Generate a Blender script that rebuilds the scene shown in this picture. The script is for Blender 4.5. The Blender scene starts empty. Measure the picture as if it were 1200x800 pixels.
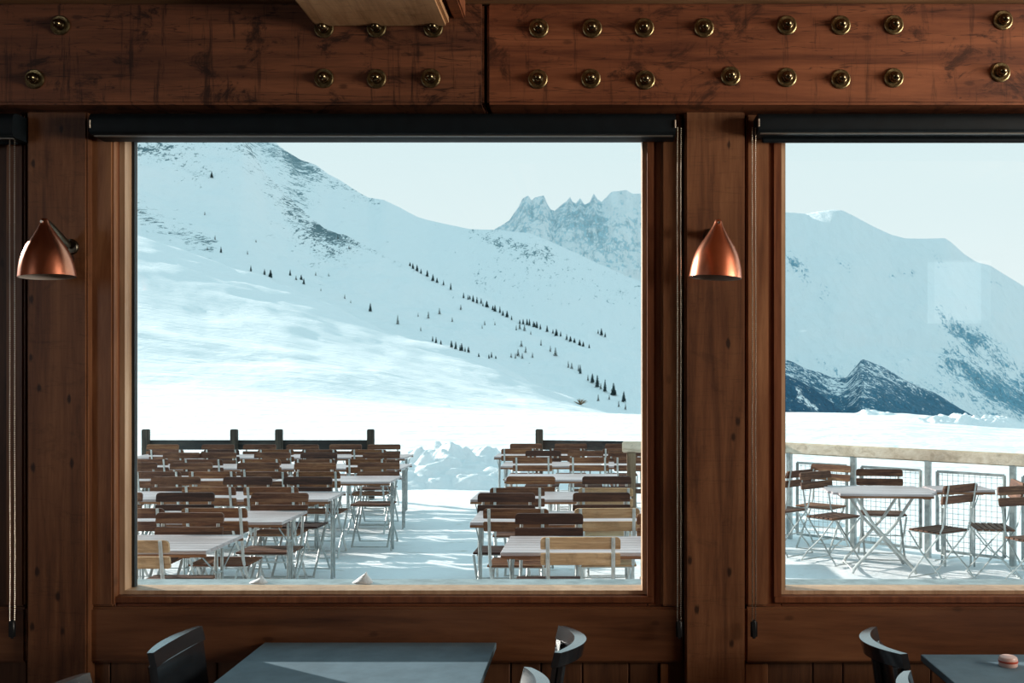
import bpy, bmesh, math, random
from mathutils import Vector, Matrix, Euler, noise
from mathutils.bvhtree import BVHTree
random.seed(7)
S = bpy.context.scene
COL = S.collection
PI = math.pi
F, CX, CY, H = 1167.0, 700.0, 446.0, 1.78      # focal length in px, principal point, eye height


def P(px, py, Y):
    return Vector(((px - CX) / F * Y, Y, H - (py - CY) / F * Y))


# ------------------------------------------------------------------ mesh helpers
class MB:
    def __init__(self):
        self.bm = bmesh.new()

    def box(self, c, s, bev=0.0, rot=None, seg=1):
        b = bmesh.new()
        bmesh.ops.create_cube(b, size=1)
        bmesh.ops.scale(b, vec=Vector(s), verts=b.verts)
        if bev:
            bmesh.ops.bevel(b, geom=list(b.edges), offset=bev, segments=seg, affect='EDGES', clamp_overlap=True)
        M = Matrix.Translation(Vector(c))
        if rot:
            M = M @ Euler(rot).to_matrix().to_4x4()
        return self._merge(b, M)

    def pbox(self, x0, x1, y0, y1, Yf, depth, bev=0.0, seg=1):
        a, b = P(x0, y0, Yf), P(x1, y1, Yf)
        return self.box(((a.x + b.x) / 2, Yf + depth / 2, (a.z + b.z) / 2), (abs(b.x - a.x), depth, abs(a.z - b.z)), bev, seg=seg)

    def wbox(self, x0, x1, y0, y1, z0, z1, bev=0.0, seg=1):
        return self.box(((x0 + x1) / 2, (y0 + y1) / 2, (z0 + z1) / 2), (x1 - x0, y1 - y0, z1 - z0), bev, seg=seg)

    def _merge(self, b, M=None):
        if M is not None:
            b.transform(M)
        me = bpy.data.meshes.new('tmp')
        b.to_mesh(me)
        self.bm.from_mesh(me)
        bpy.data.meshes.remove(me)
        b.free()
        return self

    def tube(self, pts, r, n=8, closed=False, rs=None, flat=None):
        pts = [Vector(p) for p in pts]
        rings = []
        up0 = Vector((1, 0, 0))
        for i, p in enumerate(pts):
            a = pts[i - 1] if i > 0 else p
            c = pts[i + 1] if i < len(pts) - 1 else p
            t = (c - a)
            t = t.normalized() if t.length > 1e-9 else Vector((0, 0, 1))
            up = up0 if abs(t.dot(up0)) < .95 else Vector((0, 0, 1))
            u = t.cross(up).normalized()
            v = t.cross(u).normalized()
            rr = rs[i] if rs else r
            ru, rv = (rr, rr) if not flat else (flat[0], flat[1])
            rings.append([self.bm.verts.new(p + u * ru * math.cos(2 * PI * (k + .5) / n) + v * rv * math.sin(2 * PI * (k + .5) / n)) for k in range(n)])
        for i in range(len(rings) - 1):
            for k in range(n):
                self.bm.faces.new((rings[i][k], rings[i][(k + 1) % n], rings[i + 1][(k + 1) % n], rings[i + 1][k]))
        self.bm.faces.new(list(reversed(rings[0])))
        self.bm.faces.new(rings[-1])
        return self

    def lathe(self, prof, c=(0, 0, 0), n=32, M=None):
        """prof: list of (radius, height) along +Z"""
        b = bmesh.new()
        rings = []
        for r, z in prof:
            if r < 1e-6:
                rings.append([b.verts.new((0, 0, z))])
            else:
                rings.append([b.verts.new((r * math.cos(2 * PI * k / n), r * math.sin(2 * PI * k / n), z)) for k in range(n)])
        for i in range(len(rings) - 1):
            A, B = rings[i], rings[i + 1]
            for k in range(n):
                k2 = (k + 1) % n
                if len(A) == 1 and len(B) == 1:
                    continue
                if len(A) == 1:
                    b.faces.new((A[0], B[k2], B[k]))
                elif len(B) == 1:
                    b.faces.new((A[k], A[k2], B[0]))
                else:
                    b.faces.new((A[k], A[k2], B[k2], B[k]))
        MM = Matrix.Translation(Vector(c))
        if M is not None:
            MM = MM @ M
        return self._merge(b, MM)

    def prism(self, pts, y0, y1, bev=0.0, warp=None):
        """outline in XZ extruded in Y"""
        b = bmesh.new()
        f = [b.verts.new((x, y0, z)) for x, z in pts]
        g = [b.verts.new((x, y1, z)) for x, z in pts]
        n = len(pts)
        b.faces.new(f)
        b.faces.new(list(reversed(g)))
        for i in range(n):
            b.faces.new((f[i], g[i], g[(i + 1) % n], f[(i + 1) % n]))
        if warp:
            for v in b.verts:
                v.co = Vector(warp(v.co))
        return self._merge(b)

    def build(self, name, mat, parent=None, smooth=False, loc=None, angle=40):
        bmesh.ops.recalc_face_normals(self.bm, faces=self.bm.faces)
        me = bpy.data.meshes.new(name)
        self.bm.to_mesh(me)
        self.bm.free()
        if isinstance(mat, (list, tuple)):
            for m in mat:
                me.materials.append(m)
        else:
            me.materials.append(mat)
        if smooth:
            me.shade_smooth()
            if angle < 180:
                me.set_sharp_from_angle(angle=math.radians(angle))
        o = bpy.data.objects.new(name, me)
        COL.objects.link(o)
        if parent:
            o.parent = parent
        if loc:
            o.location = loc
        return o


def thing(name, label, cat, loc=(0, 0, 0), rz=0, group=None):
    o = bpy.data.objects.new(name, None)
    COL.objects.link(o)
    o.empty_display_size = .1
    o.location = loc
    o.rotation_euler = (0, 0, rz)
    return tag(o, label, cat, group)


def tag(o, label, cat, group=None):
    o['label'] = label
    o['category'] = cat
    if group:
        o['group'] = group
    return o


def struct(o):
    o['kind'] = 'structure'
    return o


def dup(root, loc, rz, label, group=None, scale=None):
    r = root.copy()
    COL.objects.link(r)
    r.location = loc
    r.rotation_euler = (0, 0, rz)
    if scale:
        r.scale = scale
    r['label'] = label
    if group:
        r['group'] = group
    for ch in list(root.children):
        c = ch.copy()
        COL.objects.link(c)
        c.parent = r
        for g in list(ch.children):
            d = g.copy()
            COL.objects.link(d)
            d.parent = c
    return r


# ------------------------------------------------------------------ materials
class N:
    def __init__(self, name):
        self.m = bpy.data.materials.new(name)
        self.m.use_nodes = True
        self.t = self.m.node_tree
        self.b = self.t.nodes['Principled BSDF']
        self.out = self.t.nodes['Material Output']

    def n(self, typ, **kw):
        nd = self.t.nodes.new(typ)
        for k, v in kw.items():
            if k.startswith('i_'):
                nd.inputs[k[2:].replace('_', ' ')].default_value = v
            else:
                setattr(nd, k, v)
        return nd

    def l(self, a, b):
        self.t.links.new(a, b)

    def coord(self, scale, rnd=0.0, kind='Object'):
        tc = self.n('ShaderNodeTexCoord')
        mp = self.n('ShaderNodeMapping')
        mp.inputs['Scale'].default_value = scale
        self.l(tc.outputs[kind], mp.inputs['Vector'])
        if rnd:
            oi = self.n('ShaderNodeObjectInfo')
            ml = self.n('ShaderNodeMath', operation='MULTIPLY')
            ml.inputs[1].default_value = rnd
            self.l(oi.outputs['Random'], ml.inputs[0])
            cb = self.n('ShaderNodeCombineXYZ')
            for k in 'XYZ':
                self.l(ml.outputs[0], cb.inputs[k])
            self.l(cb.outputs[0], mp.inputs['Location'])
        return mp.outputs[0]

    def noise(self, vec, scale, detail=6, rough=.6, dist=0.0):
        nd = self.n('ShaderNodeTexNoise')
        nd.inputs['Scale'].default_value = scale
        nd.inputs['Detail'].default_value = detail
        nd.inputs['Roughness'].default_value = rough
        nd.inputs['Distortion'].default_value = dist
        if vec is not None:
            self.l(vec, nd.inputs['Vector'])
        return nd.outputs['Fac']

    def ramp(self, fac, stops):
        nd = self.n('ShaderNodeValToRGB')
        el = nd.color_ramp.elements
        while len(el) < len(stops):
            el.new(.5)
        for e, (p, c) in zip(el, stops):
            e.position = p
            e.color = (*c, 1) if len(c) == 3 else c
        self.l(fac, nd.inputs['Fac'])
        return nd.outputs['Color']

    def g(self, fac, a, b, va=0.0, vb=1.0):
        nd = self.n('ShaderNodeMapRange', interpolation_type='SMOOTHSTEP')
        for i, v in enumerate((a, b, va, vb)):
            nd.inputs[i + 1].default_value = v
        self.l(fac, nd.inputs[0])
        return nd.outputs[0]

    def math(self, op, a, b=None):
        nd = self.n('ShaderNodeMath', operation=op)
        for i, v in enumerate((a, b)):
            if v is None:
                continue
            if isinstance(v, (int, float)):
                nd.inputs[i].default_value = v
            else:
                self.l(v, nd.inputs[i])
        return nd.outputs[0]

    def mix(self, fac, a, b, blend='MIX'):
        nd = self.n('ShaderNodeMix', data_type='RGBA', blend_type=blend)
        for i, v in ((0, fac), (6, a), (7, b)):
            if isinstance(v, (int, float)):
                nd.inputs[i].default_value = v
            elif isinstance(v, tuple):
                nd.inputs[i].default_value = (*v, 1)
            else:
                self.l(v, nd.inputs[i])
        return nd.outputs[2]

    def bump(self, h, strength, dist=.01, chain=None):
        nd = self.n('ShaderNodeBump')
        nd.inputs['Strength'].default_value = strength
        nd.inputs['Distance'].default_value = dist
        self.l(h, nd.inputs['Height'])
        if chain is not None:
            self.l(chain, nd.inputs['Normal'])
        return nd.outputs[0]

    def fin(self, color=None, rough=.6, metal=0, normal=None, spec=None):
        if color is not None:
            if isinstance(color, tuple):
                self.b.inputs['Base Color'].default_value = (*color, 1)
            else:
                self.l(color, self.b.inputs['Base Color'])
        if isinstance(rough, (int, float)):
            self.b.inputs['Roughness'].default_value = rough
        else:
            self.l(rough, self.b.inputs['Roughness'])
        self.b.inputs['Metallic'].default_value = metal
        if spec is not None:
            self.b.inputs['Specular IOR Level'].default_value = spec
        if normal is not None:
            self.l(normal, self.b.inputs['Normal'])
        return self.m


def wood(name, dark, mid, light, axis='X', sc=1.0, rough=.55, stain=0.0, knots=0.0, rnd=7.0, spec=.35, vstain=0.0):
    w = N(name)
    lo, hi = .7 * sc, 9.0 * sc
    s = {'X': (lo, hi, hi), 'Y': (hi, lo, hi), 'Z': (hi, hi, lo)}[axis]
    v = w.coord(s, rnd)
    n1 = w.noise(v, 1.6, 7, .62, .9)
    n2 = w.noise(v, 9.0, 5, .7, .3)
    f = w.math('ADD', w.math('MULTIPLY', n1, .72), w.math('MULTIPLY', n2, .28))
    col = w.ramp(f, [(.36, dark), (.49, mid), (.64, light)])
    v0 = w.coord((1, 1, 1), rnd)
    big = w.noise(v0, 1.3, 3, .5)
    col = w.mix(w.g(big, .35, .7), col, w.mix(1.0, col, (.72, .68, .66), 'MULTIPLY'))
    if knots:
        sx_ = w.n('ShaderNodeSeparateXYZ')
        w.l(w.coord((1, 1, 1), rnd), sx_.inputs[0])
        cb_ = w.n('ShaderNodeCombineXYZ')
        w.l(w.math('MULTIPLY', sx_.outputs['X'], 3.2 if axis == 'X' else 7.0), cb_.inputs['X'])
        w.l(w.math('MULTIPLY', sx_.outputs['Z'], 3.4 if axis == 'Z' else 6.0), cb_.inputs['Y'])
        vo = w.n('ShaderNodeTexVoronoi', voronoi_dimensions='2D')
        vo.inputs['Scale'].default_value = 1.0
        vo.inputs['Randomness'].default_value = 1.0
        w.l(cb_.outputs[0], vo.inputs['Vector'])
        sc_ = w.n('ShaderNodeSeparateColor')
        w.l(vo.outputs['Color'], sc_.inputs[0])
        k = w.g(w.math('ADD', vo.outputs['Distance'], w.math('MULTIPLY', w.math('SUBTRACT', n2, .5), .12)), .03, .085, knots, 0)
        k = w.math('MULTIPLY', k, w.g(sc_.outputs[0], .35, .45))
        col = w.mix(k, col, tuple(c * .22 for c in dark))
    if stain:
        st = w.noise(w.coord((2.4, 2.4, 3.4), rnd), 2.2, 9, .74, .6)
        col = w.mix(w.g(st, .53, .64, 0, stain), col, tuple(c * .2 for c in dark))
        cr = w.noise(w.coord((.8, 6, 14), rnd), 1.7, 4, .5, .5)
        ck = w.g(w.math('ABSOLUTE', w.math('SUBTRACT', cr, .5)), .0, .011, stain * .85, 0)
        col = w.mix(ck, col, tuple(c * .15 for c in dark))
    if vstain:
        vs = w.noise(w.coord((15, 3, 1.1), rnd), 1.6, 7, .72, .4)
        col = w.mix(w.g(vs, .545, .65, 0, vstain), col, tuple(c * .25 for c in dark))
    bmp = w.bump(f, .35, .004)
    return w.fin(col, rough, 0, bmp, spec)


def plain(name, color, rough=.5, metal=0, var=.0, spec=None, nsc=20, bstr=.0):
    w = N(name)
    v = w.coord((1, 1, 1), 5)
    n = w.noise(v, nsc, 5, .6)
    c = w.mix(w.g(n, .3, .7), tuple(x * (1 - var) for x in color), tuple(min(1, x * (1 + var)) for x in color))
    nm = w.bump(n, bstr, .003) if bstr else None
    return w.fin(c, rough, metal, nm, spec)


def snow_mat(name, sc=1.0, bs=.5, dirt=0.0, streak=None, bd=.05):
    w = N(name)
    v = w.coord((sc, sc, sc))
    n1 = w.noise(v, 1.1, 8, .62, .2)
    col = (.86, .88, .9)
    if dirt:
        d = w.noise(w.coord((.9, 2.6, 1)), 1.9, 6, .66, .5)
        col = w.mix(w.g(d, .60, .68, 0, dirt), col, (.46, .40, .34))
    nm = w.bump(n1, bs, bd)
    if streak:
        s = w.noise(w.coord(streak), 1.0, 5, .55, .4)
        nm = w.bump(s, .6, bd * 2.0, nm)
    return w.fin(col, .65, 0, nm, .25)


def mount_mat(name, sc, rock=(.10, .16, .19), thr=.56, soft=.05, bs=.8, bd=4.0, aniso=(1, 1, 1), forest=None):
    """snow over rock; where rock shows comes from the mesh's 'rock' attribute and noise"""
    w = N(name)
    at = w.n('ShaderNodeAttribute', attribute_name='rock')
    v = w.coord((sc * aniso[0], sc * aniso[1], sc * aniso[2]))
    n1 = w.noise(v, 1.0, 12, .68, .5)
    n2 = w.noise(v, 4.0, 9, .72, .2)
    f = w.math('ADD', w.math('MULTIPLY', n1, .45), w.math('MULTIPLY', n2, .55))
    f = w.math('MULTIPLY', w.math('SUBTRACT', f, .5), 2.6)
    f = w.math('ADD', f, at.outputs['Fac'])
    k = w.g(f, thr, thr + soft)
    rc = w.mix(w.g(n2, .35, .65), rock, tuple(c * 2.0 for c in rock))
    col = w.mix(k, (.84, .87, .89), rc)
    nm = w.bump(n1, bs, bd)
    return w.fin(col, .8, 0, nm, .1)


M = {}
M['beam_warm'] = wood('red_brown_beam_wood', (.10, .030, .014), (.20, .066, .028), (.30, .105, .045), 'X', .8, .5, .75, .5, vstain=.55)
M['beam_dark'] = wood('dark_beam_wood', (.075, .026, .014), (.15, .055, .026), (.24, .088, .04), 'X', .8, .5, .9, .6, vstain=.8)
M['purlin'] = wood('purlin_wood', (.28, .15, .07), (.44, .25, .125), (.56, .34, .18), 'Y', .9, .5, .3)
M['upper'] = wood('upper_board_wood', (.20, .10, .045), (.32, .17, .08), (.42, .24, .12), 'X', .9, .5, .2)
M['post'] = wood('post_wood', (.085, .032, .014), (.165, .066, .028), (.25, .11, .048), 'Z', .9, .5, .25, .9)
M['plank'] = wood('jamb_plank_wood', (.13, .05, .022), (.22, .092, .04), (.32, .15, .068), 'Z', .8, .45, 0, .35)
M['frame_v'] = wood('window_frame_wood', (.11, .035, .016), (.18, .062, .026), (.25, .092, .04), 'Z', 1.2, .4)
M['frame_h'] = wood('window_rail_wood', (.10, .03, .014), (.165, .052, .024), (.23, .08, .036), 'X', 1.2, .4)
M['apron'] = wood('apron_board_wood', (.085, .033, .015), (.155, .062, .027), (.22, .095, .042), 'X', .55, .42, 0, .45)
M['panel'] = wood('wall_panel_wood', (.06, .027, .014), (.11, .048, .023), (.17, .078, .036), 'Z', .8, .5, 0, .4)
M['bead'] = wood('pale_glazing_bead_wood', (.42, .27, .16), (.55, .37, .23), (.66, .47, .31), 'Z', 1.0, .45)
M['floor'] = wood('floor_board_wood', (.03, .016, .010), (.06, .032, .02), (.09, .05, .03), 'X', .5, .4)
M['ceil'] = wood('ceiling_board_wood', (.16, .08, .04), (.26, .14, .07), (.34, .20, .11), 'Y', .6, .55)
M['roomwall'] = wood('side_wall_wood', (.07, .035, .018), (.12, .06, .03), (.16, .09, .045), 'Z', .6, .55)
M['gasket'] = plain('black_gasket', (.006, .01, .013), .5)
M['blind'] = plain('black_blind_metal', (.003, .006, .008), .55, 0, .2, .18)
M['barmetal'] = plain('grey_bar_metal', (.16, .15, .13), .4, .6)
M['chain'] = plain('steel_bead_chain', (.40, .36, .30), .3, 1)
M['black'] = plain('black_plastic', (.008, .009, .01), .4)
M['brass'] = plain('aged_brass_washer', (.22, .17, .085), .38, 1, .45, nsc=60, bstr=.2)
M['bronze'] = plain('dark_bronze_nut', (.16, .125, .07), .22, 1, .3)
M['copper'] = plain('satin_copper', (.72, .27, .16), .27, 1, .06)
M['inner'] = plain('shade_inner_white', (.5, .42, .36), .6)
M['bracket'] = plain('dark_bracket_metal', (.09, .08, .06), .35, 1, .2)
M['chairblack'] = plain('black_stained_chair', (.012, .016, .020), .26, 0, .15, .9)
M['chairblack'].node_tree.nodes['Principled BSDF'].inputs['Coat Weight'].default_value = 1.0
M['chairblack'].node_tree.nodes['Principled BSDF'].inputs['Coat Roughness'].default_value = .14
M['tabletop'] = plain('blue_grey_tabletop', (.125, .195, .245), .66, 0, .12, .2, nsc=9)
M['tableedge'] = plain('dark_table_edge', (.02, .025, .03), .4)
M['tin_w'] = plain('pink_tin_enamel', (.75, .52, .47), .3)
M['tin_r'] = plain('red_tin_band', (.5, .08, .04), .35)
M['steel'] = plain('galvanised_steel', (.36, .40, .40), .42, .75, .25, nsc=14)
M['steel_pale'] = plain('pale_grey_steel', (.50, .53, .52), .5, .35, .2, nsc=14)
M['slat_brown'] = wood('weathered_brown_slat', (.045, .018, .011), (.12, .048, .026), (.26, .13, .07), 'X', 2.2, .6, .35)
M['slat_red'] = wood('reddish_slat', (.08, .028, .014), (.19, .075, .034), (.36, .19, .09), 'X', 2.2, .6, .3)
M['slat_dark'] = wood('dark_brown_slat', (.022, .010, .008), (.055, .022, .015), (.11, .05, .03), 'X', 2.2, .6, .2)
M['slat_tan'] = wood('sunlit_tan_slat', (.34, .20, .10), (.56, .36, .19), (.72, .52, .32), 'X', 2.2, .6, .25)  # tan wood, with reflected sunlight put into its brightness
M['tt_out'] = wood('pale_sky_sheen_plank', (.36, .30, .30), (.48, .42, .43), (.58, .52, .53), 'X', 1.4, .38, spec=.6)  # brown planks; grazing sky reflection is put into their pale tone
M['tt_edge'] = wood('brown_table_rail', (.12, .05, .025), (.24, .11, .055), (.36, .18, .09), 'X', 1.4, .6)
M['rail_dark'] = wood('dark_rail_wood', (.010, .013, .014), (.022, .026, .027), (.05, .05, .045), 'X', 1.2, .7)
M['post_dark'] = wood('dark_post_wood', (.02, .019, .016), (.05, .045, .036), (.10, .085, .06), 'Z', 1.4, .7)
M['rail_pale'] = wood('bleached_handrail_wood', (.55, .45, .33), (.74, .63, .49), (.84, .75, .62), 'X', .9, .6, .25)
M['rail_old'] = wood('grey_brown_post_wood', (.12, .085, .05), (.22, .16, .10), (.33, .26, .18), 'Z', 1.2, .7, .2)
M['snow'] = snow_mat('snow_field', .8, .55, 0, None, .06)
M['snow_terrace'] = snow_mat('trodden_snow', 2.6, .7, .55, None, .03)
M['snow_lump'] = snow_mat('lumpy_snow', 3.0, .8, 0, None, .06)
M['snow_slope'] = snow_mat('groomed_snow_slope', .45, .75, 0, (.06, .55, .55), .30)
M['fir'] = plain('dark_fir_needles', (.03, .066, .072), .8, 0, .5, nsc=3)
M['larch'] = plain('bare_larch_twigs', (.09, .095, .085), .85, 0, .4, nsc=3)
M['shrub'] = plain('dry_brown_twigs', (.22, .15, .085), .85, 0, .4)

# window glass: clear, with mirror reflection growing at glancing angles
g = N('window_glass')
for nd in list(g.t.nodes):
    if nd != g.out:
        g.t.nodes.remove(nd)
tr = g.n('ShaderNodeBsdfTransparent')
tr.inputs[0].default_value = (.985, .995, .995, 1)
gl = g.n('ShaderNodeBsdfGlossy')
gl.inputs['Roughness'].default_value = 0.0
fr = g.n('ShaderNodeFresnel')
geo = g.n('ShaderNodeNewGeometry')
mr = g.n('ShaderNodeMapRange')
mr.inputs[3].default_value = 1.5
mr.inputs[4].default_value = 1 / 1.5
g.l(geo.outputs['Backfacing'], mr.inputs[0])
g.l(mr.outputs[0], fr.inputs['IOR'])
mx = g.n('ShaderNodeMixShader')
g.l(fr.outputs[0], mx.inputs[0])
g.l(tr.outputs[0], mx.inputs[1])
g.l(gl.outputs[0], mx.inputs[2])
g.l(mx.outputs[0], g.out.inputs['Surface'])
M['glass'] = g.m

# ------------------------------------------------------------------ camera, sky, sun, room daylight
cam = bpy.data.cameras.new('camera')
cam.sensor_width = 36
cam.lens = 36 * F / 1200
cam.shift_x = (600 - CX) / 1200
cam.shift_y = -(400 - CY) / 1200
cam.clip_end = 20000
co = bpy.data.objects.new('camera', cam)
COL.objects.link(co)
co.location = (0, 0, H)
co.rotation_euler = (PI / 2, 0, 0)
S.camera = co

S.view_settings.view_transform = 'Standard'
S.view_settings.look = 'None'
S.view_settings.gamma = 1
S.view_settings.exposure = 0
S.view_settings.use_curve_mapping = False
S.cycles.use_denoising = True
S.cycles.max_bounces = 10
S.cycles.diffuse_bounces = 5
S.cycles.transparent_max_bounces = 16
S.cycles.sample_clamp_indirect = 6
S.cycles.caustics_reflective = False

wd = bpy.data.worlds.new('winter_sky')
S.world = wd
wd.use_nodes = True
t = wd.node_tree
bg = t.nodes['Background']
tc = t.nodes.new('ShaderNodeTexCoord')
sp = t.nodes.new('ShaderNodeSeparateXYZ')
rp = t.nodes.new('ShaderNodeValToRGB')
t.links.new(tc.outputs['Generated'], sp.inputs[0])
t.links.new(sp.outputs['Z'], rp.inputs[0])
el = rp.color_ramp.elements
stops = [(0.0, (.90, 1.0, 1.0)), (.10, (.87, .99, 1.0)), (.24, (.78, .95, .975)), (.50, (.64, .92, .99)), (1.0, (.50, .82, .93))]
while len(el) < len(stops):
    el.new(.5)
for e, (p, c) in zip(el, stops):
    e.position = p
    e.color = (*c, 1)
t.links.new(rp.outputs[0], bg.inputs['Color'])
bg.inputs['Strength'].default_value = 1.0

ELEV = math.radians(17.5)
AZ = Vector((.829, -.559, 0)).normalized()
sd = Vector((AZ.x * math.cos(ELEV), AZ.y * math.cos(ELEV), -math.sin(ELEV)))
sun = bpy.data.lights.new('sun', 'SUN')
sun.energy = 8.6
sun.angle = math.radians(.55)
sun.color = (1.0, .935, .85)
so = bpy.data.objects.new('sun', sun)
COL.objects.link(so)
so.rotation_euler = sd.to_track_quat('-Z', 'Y').to_euler()


def daylight(name, loc, size, power, direction, color, spread=PI):
    a = bpy.data.lights.new(name, 'AREA')
    a.shape = 'RECTANGLE'
    a.size, a.size_y = size
    a.energy = power
    a.spread = spread
    a.color = color
    o = bpy.data.objects.new(name, a)
    COL.objects.link(o)
    o.location = loc
    o.rotation_euler = Vector(direction).to_track_quat('-Z', 'Y').to_euler()


daylight('daylight_of_side_window', (5.2, 1.6, 2.4), (3.0, 1.3), 235, (-.9, .1, .40), (1.0, .90, .78), 2.2)
daylight('daylight_of_other_side_window', (-5.2, -1.2, 2.35), (2.6, 1.5), 32, (1, 0, -.08), (.93, .96, 1.0))
daylight('daylight_of_rear_window', (4.85, -5.1, 2.98), (.75, .8), 1.0, (0, 1, 0), (1.0, .95, .88))

# ------------------------------------------------------------------ room shell
XL, XR, YB, ZC = -5.4, 5.4, -5.3, 3.5
struct(MB().wbox(XL, XR, YB, 3.95, -.2, 0).build('floor', M['floor']))
struct(MB().wbox(XL - .2, XR + .2, YB - .2, 4.3, ZC, ZC + .2).build('ceiling', M['ceil']))


def holed_wall(name, axis, at, th, span, hole):
    m = MB()
    (u0, u1), (a0, a1, z0, z1) = span, hole
    for (p0, p1, q0, q1) in ((u0, a0, 0, ZC), (a1, u1, 0, ZC), (a0, a1, 0, z0), (a0, a1, z1, ZC)):
        if axis == 'X':
            m.wbox(at, at + th, p0, p1, q0, q1)
        else:
            m.wbox(p0, p1, at, at + th, q0, q1)
    return struct(m.build(name, M['roomwall']))


holed_wall('wall_right', 'X', XR, .2, (YB, 4.3), (.0, 3.2, 1.5, 3.1))
holed_wall('wall_left', 'X', XL - .2, .2, (YB, 4.3), (-2.5, .1, 1.6, 3.1))
holed_wall('wall_back', 'Y', YB - .2, .2, (XL, XR), (4.45, 5.25, 2.55, 3.4))

YG = 4.06        # glass plane
# glass openings (world X at the glass plane, Z range)
W1 = ((157 - CX) / F * YG, (753 - CX) / F * YG)
W2 = ((917.5 - CX) / F * YG, (917.5 - CX) / F * YG + 2.08)
W3 = (-4.70, (-22 - CX) / F * YG)
ZG0, ZG1 = H - (687 - CY) / F * YG, H - (164.5 - CY) / F * YG

# wall carcass behind the boards, split so that the openings stay clear
m = MB()
Zs0, Zs1 = ZG0 - .10, ZG1 + .05
m.wbox(XL, XR, 3.985, 4.10, -.1, Zs0)
m.wbox(XL, XR, 3.985, 4.10, Zs1, ZC)
edges = [XL, W3[0] - .06, W3[1] + .06, W1[0] - .06, W1[1] + .06, W2[0] - .06, W2[1] + .06, XR]
for k in range(0, 8, 2):
    m.wbox(edges[k], edges[k + 1], 3.985, 4.10, Zs0, Zs1)
struct(m.build('wall_front', M['panel']))

# tongue-and-groove boards under the apron
m = MB()
x = XL
random.seed(3)
while x < XR:
    wdt = random.choice((.145, .165, .185, .12))
    m.wbox(x + .002, x + wdt - .002, 3.955, 3.985, .1, .69, .004)
    x += wdt
b = m.build('trim_1', M['panel'])
struct(b)
# cap strip standing between two wainscot boards (beside the pillar)
m = MB()
m.pbox(774, 783, 778, 900, 3.945, .02, .002)
m.pbox(873.5, 900, 778, 900, 3.948, .015, .002)
struct(m.build('trim_2', M['plank']))
# baseboard
struct(MB().wbox(XL, XR, 3.93, 3.985, 0, .10, .006).build('baseboard_front', M['apron']))


def apron(name, x0, x1):
    m = MB()
    m.pbox(x0, x1, 711.5, 777, 3.93, .05, .009, 2)
    return struct(m.build(name, M['apron']))


apron('trim_3', 103.5, 800.5)
apron('trim_4', 873.5, 1720)
apron('trim_5', -700, 30)


def plank(name, x0, x1, y0=124, y1=710.5, Yf=3.935, bev=.008):
    return struct(MB().pbox(x0, x1, y0, y1, Yf, .05, bev, 2).build(name, M['plank']))


plank('trim_6', 105.5, 132.5)
plank('trim_7', 775, 799)
plank('trim_8', 874.5, 901)
plank('trim_9', 6, 28)

def window(idx, W, sash_px, lower_dark=True):
    """sash frame + pale glazing bead + black gasket + pane, as parts of one window"""
    root = bpy.data.objects.new('window_%d' % idx, None)
    COL.objects.link(root)
    struct(root)
    root.location = ((W[0] + W[1]) / 2, YG, ZG0)
    inv = Matrix.Translation(-root.location)

    def put(mb, name, mat):
        o = mb.build(name, mat, root)
        o.data.transform(inv)
        return o
    x0, x1 = W
    f = .062          # frame width seen at the sides
    # sash frame (stiles, rails), recessed behind the jamb planks
    m = MB()
    m.wbox(x0 - .03 - f, x0 - .026, 3.962, 4.04, ZG0 - .10, ZG1 + .05, .004)
    m.wbox(x1 + .014, x1 + .014 + f, 3.962, 4.04, ZG0 - .10, ZG1 + .05, .004)
    put(m, 'stile', M['frame_v'])
    m = MB()
    m.wbox(x0 - .026, x1 + .014, 3.962, 4.04, ZG0 - .10, ZG0 - .018, .004)
    m.wbox(x0 - .026, x1 + .014, 3.962, 4.04, ZG1 + .016, ZG1 + .05, .004)
    put(m, 'rail', M['frame_h'])
    # raised inner lip
    m = MB()
    m.wbox(x0 - .055, x0 - .0262, 3.952, 3.97, ZG0 - .0178, ZG1 + .0158)
    m.wbox(x1 + .0142, x1 + .04, 3.952, 3.97, ZG0 - .0178, ZG1 + .0158)
    m.wbox(x0 - .055, x1 + .04, 3.952, 3.97, ZG0 - .045, ZG0 - .0182, .004)
    m.wbox(x0 - .055, x1 + .04, 3.952, 3.97, ZG1 + .0162, ZG1 + .03, .004)
    put(m, 'sash_lip', M['frame_v'])
    # pale bead lining the reveal, running from room side to beyond the pane
    m = MB()
    m.wbox(x0 - .0255, x0 - .004, 3.99, 4.10, ZG0 - .017, ZG1 + .015)
    m.wbox(x1 - .004, x1 + .0138, 3.99, 4.10, ZG0 - .017, ZG1 + .015)
    m.wbox(x0 - .004, x1 - .004, 3.99, 4.10, ZG0 - .017, ZG0 - .001)
    m.wbox(x0 - .004, x1 - .004, 3.99, 4.10, ZG1 + .003, ZG1 + .015)
    put(m, 'glazing_bead', M['bead'])
    m = MB()
    m.wbox(x0 - .004, x0 + .008, YG - .012, YG + .012, ZG0, ZG1)
    m.wbox(x0 - .004, x1 - .004, YG - .012, YG + .012, ZG1 - .006, ZG1 + .003)
    put(m, 'gasket', M['gasket'])
    m = MB()
    m.wbox(x0 + .001, x1 - .001, YG - .002, YG + .002, ZG0 - .002, ZG1)
    put(m, 'pane', M['glass'])
    return root


window(1, W1, None)
window(2, W2, None)
window(3, W3, None)
# small pale spacer block in the top corner of the first window
struct(MB().pbox(733, 751, 159.5, 162.5, 3.945, .012, .001).build('trim_10', M['bead']))

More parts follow.
